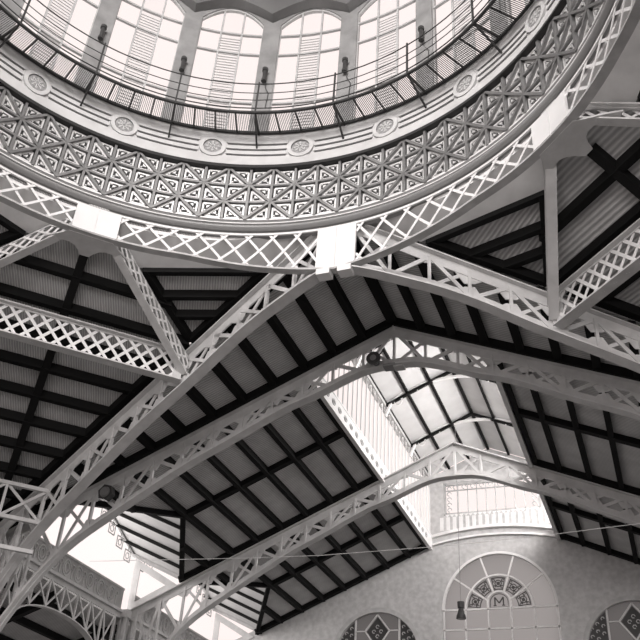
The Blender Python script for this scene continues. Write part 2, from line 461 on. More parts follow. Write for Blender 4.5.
# ------------------------------------------------------------------ trusses
BOT = [(0, 18.62), (1.2, 18.50), (3, 17.78), (4.2, 17.36), (6.5, 16.22), (7.8, 15.60), (9.2, 14.80), (11.1, 13.66), (12.5, 12.75), (13.4, 11.92), (14.2, 10.9), (15, 9.65), (15.7, 8.3), (16.0, 7.2)]
BOT0 = [(0, 18.22), (1.0, 18.12), (1.9, 17.90), (3, 17.60), (4.2, 17.14), (5.5, 16.50), (6.3, 16.14), (8.4, 15.20), (10.3, 14.15), (12.5, 12.9), (13.8, 11.9), (14.8, 10.8), (15.4, 9.6), (15.9, 8.0), (16.1, 7.2)]
def truss_side(t, F, ndir, zt, bot, s_list, smax, m=STEEL, first=True, lim=16.0):
    """one half of an arched truss. F(s,z) -> point; ndir: horizontal normal of its plane"""
    N = V3(ndir)
    ss = []; s = s_list[0]
    while s < lim: ss.append(s); s += .4
    ss.append(lim)
    b = MB()
    P = [F(s, smoothint(bot, s)+.03) for s in ss]
    b.sweep(P, N, .05, .42)            # flange (wide across the plane)
    b.sweep([F(s, smoothint(bot, s)+.18) for s in ss], N, .30, .05)
    b.build('bottom_chord', m, t)
    c = MB(); e0, e1 = s_list[0], XC
    c.bar(F(e0, zt(e0)-.03), F(e1, zt(e1)-.03), .05, .42, N)
    c.bar(F(e0, zt(e0)-.21), F(e1, zt(e1)-.21), .38, .05, N)
    c.build('top_chord', m, t)
    for i, s in enumerate(s_list):
        zb = smoothint(bot, s)+.1; z1 = zt(s)-.2
        wp = MB().bar(F(s, zb), F(s, z1), .10, .12, N).build('web_post', m, t) if (i or first) else None
        if i+1 < len(s_list):
            s2 = s_list[i+1]; zb2 = smoothint(bot, s2)+.12; z2 = zt(s2)-.22
            if i % 2 == 0:
                MB().bar(F(s, zb), F(s2, z2), .12, .05, N, .03).build('web_brace', m, t)
                MB().bar(F(s, z1), F(s2, zb2), .12, .05, N, -.03).build('web_brace', m, t)
            else:
                MB().bar(F(s, zb), F(s2, z2), .14, .06, N).build('web_brace', m, t)
        # gusset plates
        if s > .1:
            gk = .55 if s < 3.2 else 1.3
            g = MB(); zb = smoothint(bot, s)+.1; sl = (smoothint(bot, s+.25)-smoothint(bot, s-.25))/.5
            g.prism([F(s-.34*gk, zb+.05-sl*.34*gk), F(s+.34*gk, zb+.05+sl*.34*gk), F(s+.15, zb+.05+.31*gk), F(s-.15, zb+.05+.31*gk)], N*.03).build('gusset_plate', m, wp)
            g = MB()
            z1 = zt(s)-.28
            g.prism([F(s-.42*gk, z1+.04+KR*.42*gk), F(s+.42*gk, z1+.04-KR*.42*gk), F(s+.15, z1-.30*gk), F(s-.15, z1-.30*gk)], N*.03)
            g.build('gusset_plate', m, wp)
SL = [1.2*i for i in range(14)]
def nave_truss(axis_pt, u, label, group='arched roof trusses'):
    n = V3((0, 0, 1)).cross(V3(u))
    A = V3(axis_pt)
    t = thing('arched_roof_truss', A+V3((0, 0, 18.5)), label, 'roof truss', group)
    for sg in (-1, 1):
        F = lambda s, z: A+V3(u)*s*sg+V3((0, 0, z))
        truss_side(t, F, n, rz, BOT, SL, XC, first=(sg == 1), lim=15.95)
    return t
nave_truss((0, YT1, 0), (1, 0, 0), 'grey arched steel truss just beyond the dome, a loudspeaker near its apex')
nave_truss((0, YT2, 0), (1, 0, 0), 'pale arched steel truss nearest the end wall, crossing below the lantern')
nave_truss((-YT1, 0, 0), (0, 1, 0), 'grey arched steel truss of the left transept at the far left edge')
# crossing limbs: from the ring out to the crossing columns
UL = V3((XC, 6.35, 0)); LU = UL.length
def rot90(v, k):
    v = V3(v)
    for _ in range(k % 4): v = V3((-v.y, v.x, v.z))
    return v
LIMB = {}
for (k, sg, lab) in ((0, -1, 'pale steel arch truss running down left from the dome ring, nearest the nave'),
                     (0, 1, 'pale steel arch truss running down right from the dome ring, nearest the nave'),
                     (1, 1, 'shadowed steel arch truss at the far left edge, dropping to the crossing column'),
                     (3, -1, 'steel arch truss beyond the right edge, dropping to the right crossing column')):
    def F(s, z, k=k, sg=sg): return rot90((sg*s, 10.0+s*6.35/XC, z), k)
    d = rot90((sg*XC, 6.35, 0), k).normalized(); n = V3((0, 0, 1)).cross(d)
    t = thing('crossing_arch_truss', F(0, 18.2), lab, 'arch truss', 'arch trusses under the dome ring')
    truss_side(t, F, n, lambda s: rz(s)-.02, BOT0, [0.45]+[1.15*i+.45 for i in range(1, 14)], XC, lim=16.05)
    cb = MB(); c0 = F(.35, 18.14); cb.box(c0-V3((.22, .22, .1)), c0+V3((.22, .16, .12))); cb.build('end_corbel', WHITE, t)

# node and lattice girders / struts round the crossing
ND = 6.2; NDY = 10+6.2*6.35/XC
def lattice_beam(name, A, B, zt0, zt1, h, pitch, rows, sw, fw, lab, cat, grp, m=STEEL, ends=(0, 0), webs=(0.,)):
    """A,B plan points; top heights at each end; h depth"""
    A = V3((A[0], A[1], 0)); B = V3((B[0], B[1], 0)); D = (B-A); Ln = D.length; d = D/Ln; n = V3((0,0,1)).cross(d)
    t = thing(name, A+V3((0, 0, zt0-h)), lab, cat, grp)
    def F(s, f, o=0.): return A+d*s+n*o+V3((0, 0, zt0+(zt1-zt0)*s/Ln-h+f*h))
    MB().bar(F(ends[0], 0), F(Ln-ends[1], 0), .05, fw, n).build('bottom_flange', m, t)
    tf = MB().bar(F(ends[0], 1), F(Ln-ends[1], 1), .05, fw, n)
    tf.bar(F(ends[0], .955), F(Ln-ends[1], .955), .07, .05, n); tf.build('top_flange', m, t)
    s0 = ends[0]; s1 = Ln-ends[1]; run = pitch*rows
    for wo in webs:
        L = MB()
        for sg, o in ((1, .012), (-1, -.012)):
            i = -int(rows)-1
            while True:
                a = s0+i*pitch; b = a+run
                if a > s1: break
                ta = max(a, s0); tb = min(b, s1)
                if tb-ta > .06:
                    fa = (ta-a)/run; fb = (tb-a)/run
                    if sg < 0: fa, fb = 1-fa, 1-fb
                    L.bar(F(ta, fa, o+wo), F(tb, fb, o+wo), sw, .02, n)
                i += 1
        L.build('lattice_web', WHITE, t)
    # solid end plates
    for s in (s0, s1):
        q = .30; a, b = (s, s+q) if s == s0 else (s-q, s)
        MB().prism([F(a, 0), F(b, 0), F(b, 1), F(a, 1)], n*.03).build('end_plate', m, t)
    return t
for sx, side in ((-1, 'left'), (1, 'right')):
    a = (sx*ND, NDY); b = (sx*NDY, ND)
    lattice_beam('lattice_girder', a, b, 17.55, 17.55, 1.12, .50, 2.0, .10, .38, 'deep white diamond-lattice girder crossing the %s corner below the dome' % side, 'girder', 'deep lattice girders across the crossing corners', ends=(.15, .15))
    k = 10.25/10
    blk = (sx*7.0711*k, 7.0711*k)
    for (tgt, dsc) in ((a, 'dropping toward the nave truss'), (b, 'running out to the frame edge')):
        P = V3((blk[0], blk[1], 0)); T = V3((tgt[0], tgt[1], 0)); q = P+(T-P)*.06
        # start spread apart like the photo's bracket
        dd = (V3((tgt[0], tgt[1], 0))-V3((a[0]+b[0], a[1]+b[1], 0))/2).normalized()
        st = P+dd*.32
        lattice_beam('lattice_strut', (st.x, st.y), (tgt[0], tgt[1]), 19.9, 17.22, .56, .42, 1.5, .08, .30, 'slender %s lattice strut from the dome ring plate, %s' % (side, dsc), 'strut', 'slender struts below the dome ring', ends=(0, .1), webs=((-.13 if V3((-(tgt[1]-st.y), 0, 0)).x < 0 else .13),))
    # scalloped bracket plate under the diagonal cover plate
    e1 = V3((sx*.7071, .7071, 0)); e2 = V3((-sx*.7071, .7071, 0)) if sx > 0 else V3((.7071, .7071, 0))
    def G(d_, t_, dz=0.): return e1*d_+e2*t_+V3((0, 0, 18.89+dz))
    pts = [(9.95, -1.25), (9.95, 1.25), (10.25, 1.55), (11.0, 1.70)]
    # concave scallops between strut and centre cusp
    def scal(c, r, a0, a1, n=8): return [(c[0]+r*math.cos(math.radians(a0+(a1-a0)*i/n)), c[1]+r*math.sin(math.radians(a0+(a1-a0)*i/n))) for i in range(n+1)]
    half = [(11.15, 1.22), (11.0, 1.12), (10.82, 1.0), (10.72, .82), (10.70, .6), (10.80, .40), (11.0, .25), (11.22, .15)]
    poly = [(10.14, -.70), (10.14, .70), (10.3, .82), (10.7, 1.25), (11.05, 1.55)]+half+[(a_, -b_) for a_, b_ in half[::-1]]+[(11.05, -1.55), (10.7, -1.25), (10.3, -.82)]
    br = MB().prism([G(a_, b_) for a_, b_ in poly], (0, 0, .06)).build('scalloped_bracket_plate', STEEL)
    tag(br, 'flat scalloped steel plate joining two struts to the %s part of the dome ring' % side, 'bracket')

for sx, side in ((-1, 'left'), (1, 'right')):
    a = V3((sx*12.95, 15.04, 0)); b = V3((sx*15.04, 12.95, 0)); nn = (b-a).cross(V3((0, 0, 1))).normalized()
    t = thing('corner_tie_frame', (a+b)/2+V3((0, 0, 11.8)), 'small cross-braced steel tie frame between two arch trusses in the %s crossing corner' % side, 'tie frame', 'tie frames near the crossing columns')
    for z in (14.2, 12.95, 11.85):
        MB().bar(a+V3((0, 0, z)), b+V3((0, 0, z)), .14, .16, nn).build('tie_bar', STEEL, t)
    for i in range(2):
        p = a+(b-a)*i/2; q = a+(b-a)*(i+1)/2
        MB().bar(p+V3((0, 0, 14.2)), q+V3((0, 0, 12.95)), .10, .05, nn).build('brace', STEEL, t)
        MB().bar(p+nn*.05+V3((0, 0, 12.95)), q+nn*.05+V3((0, 0, 14.2)), .10, .05, nn).build('brace', STEEL, t)
    c_ = (a+b)/2; MB().bar(c_+V3((0, 0, 11.85)), c_+V3((0, 0, 14.2)), .10, .10, nn).build('post', STEEL, t)

# ------------------------------------------------------------------ roof helpers
def slab(name, poly, m, th=.12):
    """poly of 3D underside points"""
    o = MB().prism(poly, (0, 0, th)).build(name, m); return struct(o)
def beam(a, b, w_, h_, lab, grp, name='roof_purlin', cat='roof beam', m=BEAM):
    """dark timber whose top follows a-b"""
    A = V3(a); B = V3(b); d = B-A; hz = V3((d.x, d.y, 0)).normalized(); sd = V3((-hz.y, hz.x, 0))
    up = sd.cross(d).normalized()
    if up.z < 0: up = -up
    o = MB().bar(A-V3((0,0,h_/2)), B-V3((0,0,h_/2)), w_, h_, (0, 0, 1)).build(name, m)
    return tag(o, lab, cat, grp)
# --- nave roof
PX = [3.45+1.225*i for i in range(11)]         # purlin lines
def nz(x): return rz(x)+PUR
# wedge between the dome ring and the first truss, and its copies over the transepts
def limb_y(x): return 10.0+abs(x)*6.35/XC
AX = [0, 1.15, 2.3]+PX
for k, sg, place in ((0, -1, 'left nave roof beside the dome'), (0, 1, 'right nave roof beside the dome'),
                     (1, 1, 'left transept roof beside the dome'), (3, -1, 'right transept roof beside the dome')):
    f = lambda x, y, z: rot90((sg*x, y, z), k)
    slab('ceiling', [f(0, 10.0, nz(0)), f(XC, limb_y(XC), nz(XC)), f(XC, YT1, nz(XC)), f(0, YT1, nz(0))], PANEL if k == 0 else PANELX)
    for i, x in enumerate(AX):
        if i == 0 and sg > 0 and k == 0: continue
        y0 = max(limb_y(x)+.05, 10.3)
        if YT1-.25-y0 < .4: continue
        w_ = .36 if i == 0 else .28
        beam(f(x, y0, nz(x)+.01), f(x, YT1-.1, nz(x)+.01), w_, .30,
             'dark purlin on the %s, %s' % (place, 'at the ridge' if i == 0 else ORD[i-1]+' out from the ridge'), 'purlins of the roof beside the dome')
    for q, (dy, dsc) in enumerate(((-.32, 'near'), (.0, 'over'))):
        if q == 1: continue
        beam(f(.1, YT1-.18, nz(.1)+.01), f(XC, YT1-.18, nz(XC)+.01), .34, .34, 'dark rafter ending the %s' % place, 'rafters above the trusses', 'roof_rafter')
    beam(f(.3, 10.3+.2, nz(.3)+.01), f(XC, limb_y(XC)+.2, nz(XC)+.01), .26, .30, 'dark rafter along the arch truss on the %s' % place, 'rafters above the arch trusses', 'roof_rafter')
# --- nave slopes beyond the first truss, with dormer openings
XV, XE = 10.95, 13.45
BAYS = ((YT1, YT2, 'second bay'), (YT2, YW, 'end bay'))
for sg, side in ((-1, 'left'), (1, 'right')):
    for (ya, yb, bay) in BAYS:
        f = lambda x, y, z: V3((sg*x, y, z))
        ym = (ya+YT2)/2 if ya == YT1 else 31.2
        yb2 = yb
        slab('ceiling', [f(3.45, ya, nz(3.45)), f(XE, ya, nz(XE)), f(XV, ym, nz(XV)), f(XE, yb, nz(XE)), f(3.45, yb, nz(3.45))], PANEL)
        for i, x in enumerate(PX):
            if x > XE: break
            if i == 0: x = 3.68
            segs = [(ya+.1, yb-.02)] if x < XV else [(ya+.1, ya+(ym-ya)*(XE-x)/(XE-XV)), (yb-(yb-ym)*(XE-x)/(XE-XV), yb-.02)]
            for j, (p, q) in enumerate(segs):
                if q-p < .25: continue
                lab = 'dark purlin, %s nave slope, %s, %s out from lantern' % (side, bay, ORD[i])
                if len(segs) == 2: lab += (', near end' if j == 0 else ', far end')
                beam(f(x, p, nz(x)+.01), f(x, q, nz(x)+.01), .22 if i else .20, .28, lab, 'purlins of the nave roof')
        for (yy, dsc, xe) in ((ya+.22, 'at the near end of the', XE), (ym, 'midway along the', XV), (yb-.2, 'at the far end of the', XE)):
            beam(f(3.45, yy, nz(3.45)+.01), f(xe, yy, nz(xe)+.01), .30, .26, 'dark rafter %s %s on the %s nave slope' % (dsc, bay, side), 'rafters of the nave roof', 'roof_rafter')
        # dormer: two boarded planes rising outward from the valley
        zb = nz(XV); zp = zb+.46*(XC-XV); ze0 = nz(XE); ze1 = ze0+.46*(XC-XE)
        dn = thing('roof_dormer', f(XE, ym, ze0), 'pale boarded dormer roof with dark battens on the %s nave slope, %s' % (side, bay), 'dormer', 'dormers of the nave roof')
        for q, yy in ((0, ya+.02), (1, yb-.02)):
            B_ = f(XV, ym, zb); P_ = f(XC+.3, ym, zp+.14); D_ = f(XC+.3, yy, ze1+.14); C_ = f(XE, yy, ze0)
            bd = MB().prism([B_, P_, D_, C_], (0, 0, .1)).build('boarding', PANELL, dn)
            for fr2 in (.04, .2, .4, .6, .8, .97):
                a_ = B_+(C_-B_)*fr2; b_ = P_+(D_-P_)*fr2
                MB().bar(a_-V3((0,0,.07)), b_-V3((0,0,.07)), .16, .15).build('batten', BEAM if fr2 < .9 else STEEL2, bd)
            MB().bar(B_-V3((0,0,.1)), C_-V3((0,0,.1)), .22, .22).build('valley_beam', BEAM, dn)
            MB().bar(P_-V3((sg*.3,0,.14)), D_-V3((sg*.3,0,.14)), .12, .2).build('rake_board', STEEL2, dn)
            # three square fretwork panels stepping under the rake
            Pi = f(XC, ym, zp-.1); Di = f(XC, yy, ze1-.1)
            for j in range(5):
                fw_ = MB(); c_ = Pi+(Di-Pi)*(.18+.17*j)-V3((0, 0, .45))
                e_ = V3((0, .26, 0)); u_ = V3((0, 0, .26))
                L4 = [c_-e_-u_, c_+e_-u_, c_+e_+u_, c_-e_+u_]
                for i4 in range(4): fw_.bar(L4[i4], L4[(i4+1) % 4], .05, .03, (1, 0, 0))
                ri = [c_+V3((0, math.cos(a*math.pi/4)*.15, math.sin(a*math.pi/4)*.15)) for a in range(9)]
                fw_.sweep(ri, (1, 0, 0), .04, .03)
                fw_.bar(c_+u_*1.0, c_+u_*2.2, .04, .03, (1, 0, 0))
                fw_.build('fretwork', STEEL2, dn)
        # clerestory glazing
        g = MB(); x_ = XC+.02
        g.add([f(x_, ya, 14.15), f(x_, yb, 14.15), f(x_, yb, ze1), f(x_, ym, zp), f(x_, ya, ze1)], [(0, 1, 2, 3, 4)])
        g.build('glazing', GLASS, dn)
        # cheek of fretwork in the plane of the far truss
        if yb == YT2 or sg < 0:
            for yy, dsc in ((yb-.05, 'far'),):
                Fp = lambda a, b, d, yy=yy: V3((sg*a, yy+d, b))
                c_ = MB()
                outer = [(XE+.15, rz(XE+.15)+.05), (XC-.1, rz(XC)+.05), (XC-.1, ze1-.15)]
                G0 = (sum(a for a, b in outer)/3, sum(b for a, b in outer)/3)
                inner = [(G0[0]+(a-G0[0])*.6, G0[1]+(b-G0[1])*.6) for a, b in outer]
                plate(c_, outer, [inner[::-1]], Fp, .04)
                c_.build('fretwork_cheek', STEEL, dn)
# closed ridge over nothing: the lantern
lan = thing('roof_lantern', (0, YT1, 18.75), 'long glazed lantern along the nave ridge with gabled pale boarding', 'lantern')
LZ, LE = 18.75, 22.87
for sx in (-1, 1):
    X = sx*3.45
    c = MB().box((X-.09, YT1+.05, LZ-.05), (X+.09, YW, 19.42)); c.build('curb', WHITE, lan)
    y = YT1+1.2
    while y < YW-.8:
        xi = X-sx*.10; o_ = MB()
        for dz, r in ((.0, .12), (.0, .06)):
            ri = [V3((xi, y+math.cos(a*math.pi/4)*r*1.6, 19.06+math.sin(a*math.pi/4)*r)) for a in range(9)]
            o_.sweep(ri, (1, 0, 0), .03, .03)
        o_.build('curb_ornament', STEEL2, lan); y += .75
    MB().box((X-.1, YT1, LE-.12), (X+.1, YW, LE+.05)).build('eave_beam', STEEL2, lan)
    MB().box((X-.11, YT1, 19.42), (X+.11, YW, 19.50)).build('sill', WHITE, lan)
    y = YT1+.3; 
    while y < YW-.1:
        MB().box((X-.03, y-.028, 19.5), (X+.03, y+.028, LE-.12)).build('glazing_bar', WHITE, lan); y += .62
    g = MB().add([(X+sx*.05, YT1, 19.5), (X+sx*.05, YW, 19.5), (X+sx*.05, YW, LE-.1), (X+sx*.05, YT1, LE-.1)], [(0, 1, 2, 3)])
    g.build('glazing', GLASS, lan)
    MB().prism([(0, YT1, 24.55), (0, YW, 24.55), (sx*3.75, YW, 22.9), (sx*3.75, YT1, 22.9)], (0, 0, .1)).build('boarding', PANELL, lan)
    for j, xx in enumerate((1.15, 2.3, 3.4)):
        z = 24.55-.44*xx
        MB().bar((sx*xx, YT1, z-.06), (sx*xx, YW, z-.06), .12, .14).build('purlin', BEAM, lan)
    # lace brackets under the eaves
    y = YT1+.6
    while y < YW-.3:
        xi = X-sx*.06; lc = MB()
        for k2 in range(2):
            yy = y+k2*.32
            ri = [V3((xi, yy+math.cos(a*math.pi/3)*.13, LE-.32-.16*k2+math.sin(a*math.pi/3)*.13)) for a in range(6)]
            lc.sweep(ri, (1, 0, 0), .04, .03)
        lc.build('lace_bracket', STEEL2, lan); y += .93
MB().bar((0, YT1, 24.47), (0, YW, 24.47), .14, .16).build('ridge_beam', BEAM, lan)
struct(MB().prism([(-3.6, YT1-.05, nz(3.6)), (0, YT1-.05, nz(0)), (3.6, YT1-.05, nz(3.6)), (3.6, YT1-.05, 22.8), (0, YT1-.05, 24.5), (-3.6, YT1-.05, 22.8)], (0, -.12, 0)).build('wall_lantern_near', PLASTL))
for j, yy in enumerate((21.95, 26.65, 31.25)):
    t = thing('lantern_truss', (0, yy, 22.6), 'small white arched truss under the lantern roof, %s from the dome' % ORD[j], 'small truss', 'small trusses under the lantern roof')
    for sx in (-1, 1):
        MB().bar((sx*.0, yy, 24.38), (sx*3.4, yy, 22.84), .16, .12).build('rafter', BEAM, t)
        pts = []
        for i in range(13):
            x = 3.4*i/12; z = 22.25+1.78*math.sqrt(max(0, 1-(x/3.4)**2))*.98
            pts.append((sx*x, yy, z))
        MB().sweep(pts, (0, 1, 0), .10, .16).build('arch_rib', WHITE, t)
        for x in (.9, 1.8, 2.6):
            z = 22.25+1.75*math.sqrt(1-(x/3.4)**2)
            MB().bar((sx*x, yy, z), (sx*x*.98, yy, 24.3-.45*x), .06, .05, (0, 1, 0)).build('spacer', WHITE, t)
        MB().sweep([V3((sx*(2.75+.2*math.cos(a)), yy, 23.0+.2*math.sin(a))) for a in [i*math.pi/4 for i in range(9)]], (0, 1, 0), .05, .04).build('scroll', WHITE, t)

# ------------------------------------------------------------------ roofs round the crossing corners
s2 = math.sqrt(.5)
for sx, side in ((-1, 'left'), (1, 'right')):
    def P(d, t, z):         # d outward along the diagonal, t toward the nave(+)
        return V3((sx*(d-t)*s2, (d+t)*s2, z))
    dN0 = (ND+NDY)*s2
    def cz(d): return 18.22+(.56*(dN0-d) if d < dN0 else -.447*(d-dN0))
    # corner roof
    c1 = V3((sx*ND, NDY, 0)); dN = (ND+NDY)*s2; tN = (NDY-ND)*s2; dC = 2*16.35*s2
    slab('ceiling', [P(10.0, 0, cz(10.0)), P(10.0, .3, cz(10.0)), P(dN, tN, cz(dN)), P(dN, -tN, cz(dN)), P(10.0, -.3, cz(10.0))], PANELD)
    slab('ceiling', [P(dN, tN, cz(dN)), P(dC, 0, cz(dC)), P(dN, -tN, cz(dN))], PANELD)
    ds = [12.1, 13.2, 14.4, 15.6, 16.75, 17.9, 19.05, 20.2, 21.35, 22.4]
    for i, d in enumerate(ds):
        tw = (1.3+(tN-1.3)*(d-10)/(dN-10)) if d < dN else tN*(dC-d)/(dC-dN)
        tw -= .1
        if tw < .3: continue
        beam(P(d, -tw, cz(d)+.01), P(d, tw, cz(d)+.01), .26, .32, 'dark cross beam of the %s corner roof, %s out from the dome ring' % (side, ORD[i]), 'cross beams of the corner roofs', 'roof_purlin')
    beam(P(11.3, 0, cz(11.3)-.02), P(dN, 0, cz(dN)-.02), .28, .30, 'dark hip beam of the %s corner roof, upper piece by the dome' % side, 'hip beams of the corner roofs', 'hip_beam')
    beam(P(dN, 0, cz(dN)-.02), P(dC-.5, 0, cz(dC-.5)-.02), .28, .30, 'dark hip beam of the %s corner roof, lower piece past the girder' % side, 'hip beams of the corner roofs', 'hip_beam')
    for tt, dsc in ((1, 'nave'), (-1, 'transept')):
        beam(P(dN, tt*(tN-.18), cz(dN)), P(dC-.3, 0+tt*.1, cz(dC-.3)), .30, .32, 'dark edge beam of the %s corner roof beside the %s-side arch truss' % (side, dsc), 'edge beams of the corner roofs', 'edge_beam')
        # triangular facet between ring blocks and the node
        R0 = V3((0, 10.0, nz(0)-.03)); R1 = P(10, 0, cz(10)); N1 = P(dN, tN, cz(dN))
        def fl(v, tt=tt):
            if tt > 0: return V3(v)
            # mirror across the diagonal
            return V3((sx*v[1], sx*v[0], v[2])) if True else None
        nrm = (R1-R0).cross(N1-R0)
        def FP(d, q):      # facet coords: d outward along 22.5deg, q across (toward the 45 block +)
            a = math.radians(22.5); x = sx*(math.sin(a)*d+math.cos(a)*q); y = math.cos(a)*d-math.sin(a)*q
            z = R0.z-(nrm.x*(x-R0.x)+nrm.y*(y-R0.y))/nrm.z
            return V3((x, y, z))
        A_ = fl(R0); B_ = fl(R1); C_ = fl(N1)
        
        # plaster soffit strip along the ring
        # facet limits: line R0-N1 and R1-N1
        def coords(v):
            a = math.radians(22.5); x = v.x*sx; y = v.y
            return (math.sin(a)*x+math.cos(a)*y, math.cos(a)*x-math.sin(a)*y)
        cA = coords(R0); cB = coords(R1); cN = coords(N1)
        def lims(d):
            ta = (d-cA[0])/(cN[0]-cA[0]); tb = (d-cB[0])/(cN[0]-cB[0])
            return cA[1]+(cN[1]-cA[1])*ta, cB[1]+(cN[1]-cB[1])*tb
        dd = 11.1; l0, l1 = lims(dd)
        dz = V3((0, 0, -.16))
        poly = [FP(dd, l0), FP(dd, l1)]
        arcp = []
        for i in range(9):
            ang = 0+45*i/8; v = V3((sx*10.14*math.sin(math.radians(ang)), 10.14*math.cos(math.radians(ang)), 0)); c2 = coords(v)
            arcp.append(FP(c2[0], c2[1]))
        poly = [FP(dd, l0), FP(dd, l1)]+arcp[::-1]
        slab('ceiling', [fl(C_ if tt > 0 else N1)]+[fl(p) for p in arcp[::-1]], PANELD)
        vs_ = [fl(p+dz) for p in poly]
        st = struct(MB().prism(vs_, (0, 0, .14)).build('ceiling_soffit', PLASTL))
        nm = 'the %s triangular roof, %s side' % (side, dsc)
        for i, d in enumerate((11.2, 12.08, 12.8)):
            l0, l1 = lims(d)
            beam(fl(FP(d, l0+.1))+V3((0,0,.01)), fl(FP(d, l1-.1))+V3((0,0,.01)), .22, .30, 'dark cross beam of %s, %s out from the ring' % (nm, ORD[i]), 'beams of the triangular roofs', 'roof_purlin')
        l0, l1 = lims(11.2)
        beam(fl(FP(11.2, l0+.22)), fl(FP(cN[0]-.1, cN[1]+.0)), .24, .30, 'dark beam beside the arch truss, %s' % nm, 'beams of the triangular roofs', 'edge_beam')
        beam(fl(FP(11.2, l1-.2)), fl(FP(cN[0]-.1, cN[1])), .22, .30, 'dark beam beside the strut, %s' % nm, 'beams of the triangular roofs', 'edge_beam')

# ------------------------------------------------------------------ transept slopes beyond the first transept truss (west)
for sg in (-1, 1):
    f = lambda x, y, z: rot90((sg*x, y, z), 1)
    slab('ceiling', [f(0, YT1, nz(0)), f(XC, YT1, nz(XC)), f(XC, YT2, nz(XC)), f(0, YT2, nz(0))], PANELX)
    if sg > 0:
        for i, x in enumerate(AX[4:]):
            beam(f(x, YT1+.2, nz(x)+.01), f(x, YT2, nz(x)+.01), .22, .3, 'dark purlin of the left transept roof past its truss, %s down' % ORD[i], 'purlins of the left transept roof')
for sg in (-1, 1):
    f = lambda x, y, z: rot90((sg*x, y, z), 3)
    slab('ceiling', [f(0, YT1, nz(0)), f(XC, YT1, nz(XC)), f(XC, YT2, nz(XC)), f(0, YT2, nz(0))], PANELX)

# ------------------------------------------------------------------ end wall
FW = lambda a, b, d: V3((a, YW+d, b))
outer = [(-XC-.4, 0), (XC+.4, 0), (XC+.4, nz(XC)), (3.5, nz(3.5)), (3.5, 22.95), (0, 24.5), (-3.5, 22.95), (-3.5, nz(3.5)), (-XC-.4, nz(XC))]
CX, CZ, CR = .12, 15.38, 2.98
def archloop(cx, cz, r, zb): return [(cx-r, zb)]+[(cx+r, zb)]+arcpts(cx, cz, r, 0, 180, 32)
h1 = archloop(CX, CZ, CR, 8.0)
SR, SZ = 2.42, 13.16
h2 = archloop(-6.45, SZ, SR, 8.0); h3 = archloop(6.6, SZ, SR, 8.0)
h4 = [(-2.68, 20.62), (2.68, 20.62), (2.68, 22.55), (-2.68, 22.55)]
wl = plate(MB(), outer, [h1[::-1], h2[::-1], h3[::-1], h4[::-1]], FW, .45).build('wall_north', PLASTER); struct(wl)
def archband(cx, cz, r0, r1, y0, y1, a0=0, a1=180, n=36):
    m = MB(); vs = []; fs = []
    for i in range(n+1):
        a = math.radians(a0+(a1-a0)*i/n); c_, s_ = math.cos(a), math.sin(a)
        vs += [(cx+r0*c_, y0, cz+r0*s_), (cx+r1*c_, y0, cz+r1*s_), (cx+r1*c_, y1, cz+r1*s_), (cx+r0*c_, y1, cz+r0*s_)]
    for i in range(n):
        a = 4*i; b = a+4; fs += [(a+q, a+(q+1) % 4, b+(q+1) % 4, b+q) for q in range(4)]
    fs += [(0, 1, 2, 3), (4*n, 4*n+1, 4*n+2, 4*n+3)]
    return m.add(vs, fs)
# cornice arcs above the big window
def seg(z_side, z_mid, y0, y1, th):
    m = MB(); pts = []
    for i in range(21):
        x = -3.42+6.84*i/20; z = z_side+(z_mid-z_side)*(1-(x/3.42)**2); pts.append((x, (y0+y1)/2, z))
    return m.sweep(pts, (0, 1, 0), th, y1-y0)
a_ = seg(18.93, 19.32, YW-.16, YW+.02, .10); struct(a_.build('trim_1', PLASTL))
a_ = seg(19.38, 19.78, YW-.20, YW+.02, .16); struct(a_.build('trim_2', PLASTL))
m = MB()
x = -2.9
while x < 3.0:
    m.box((x, YW-.025, 19.75), (x+.2, YW+.02, 20.5)); x += .36
struct(m.build('trim_3', PLASTL))
# main window
win = struct(archband(CX, CZ, CR-.11, CR+.02, YW-.03, YW+.22).build('window_21', WHITE))
def bars(m, L, w_=.09, y=YW+.08):
    for (x0, z0), (x1, z1) in L: m.bar((x0, y, z0), (x1, y, z1), w_, .08, (0, 1, 0))
    return m
def pol(r, a): return (CX+r*math.cos(math.radians(a)), CZ+.0+r*math.sin(math.radians(a)))
L = [(pol(.86 if a in (72, 108) else .72, a), pol(CR-.05, a)) for a in (36, 72, 108, 144)]
mm = bars(MB(), L, .085)
mm.build('spoke', WHITE, win)
mm = MB(); xs = (-2.92, -1.78, -.58, .58, 1.78, 2.92)
bars(mm, [((CX+x, 8), (CX+x, CZ if abs(x) > .6 else CZ)) for x in xs], .08)
bars(mm, [((CX-CR, z), (CX+CR, z)) for z in (15.38, 14.36, 13.3, 12.2, 11.1)], .085)
mm.build('glazing_bar', WHITE, win)
archband(CX, CZ, 1.70, 1.79, YW+.02, YW+.16).build('fan_frame', WHITE, win)
mm = MB(); mm.sweep([(CX-.60, YW+.08, CZ)]+[(CX+.60*math.cos(math.pi-math.pi*i/12), YW+.08, CZ+.32+.56*math.sin(math.pi*i/12)) for i in range(13)]+[(CX+.60, YW+.08, CZ)], (0, 1, 0), .09, .1)
mm.build('centre_arch_frame', WHITE, win)
g = MB().add([FW(a, b, .13) for a, b in archloop(CX, CZ, CR-.02, 8.0)], [tuple(range(len(h1)))])
g.build('pane', FROST, win)
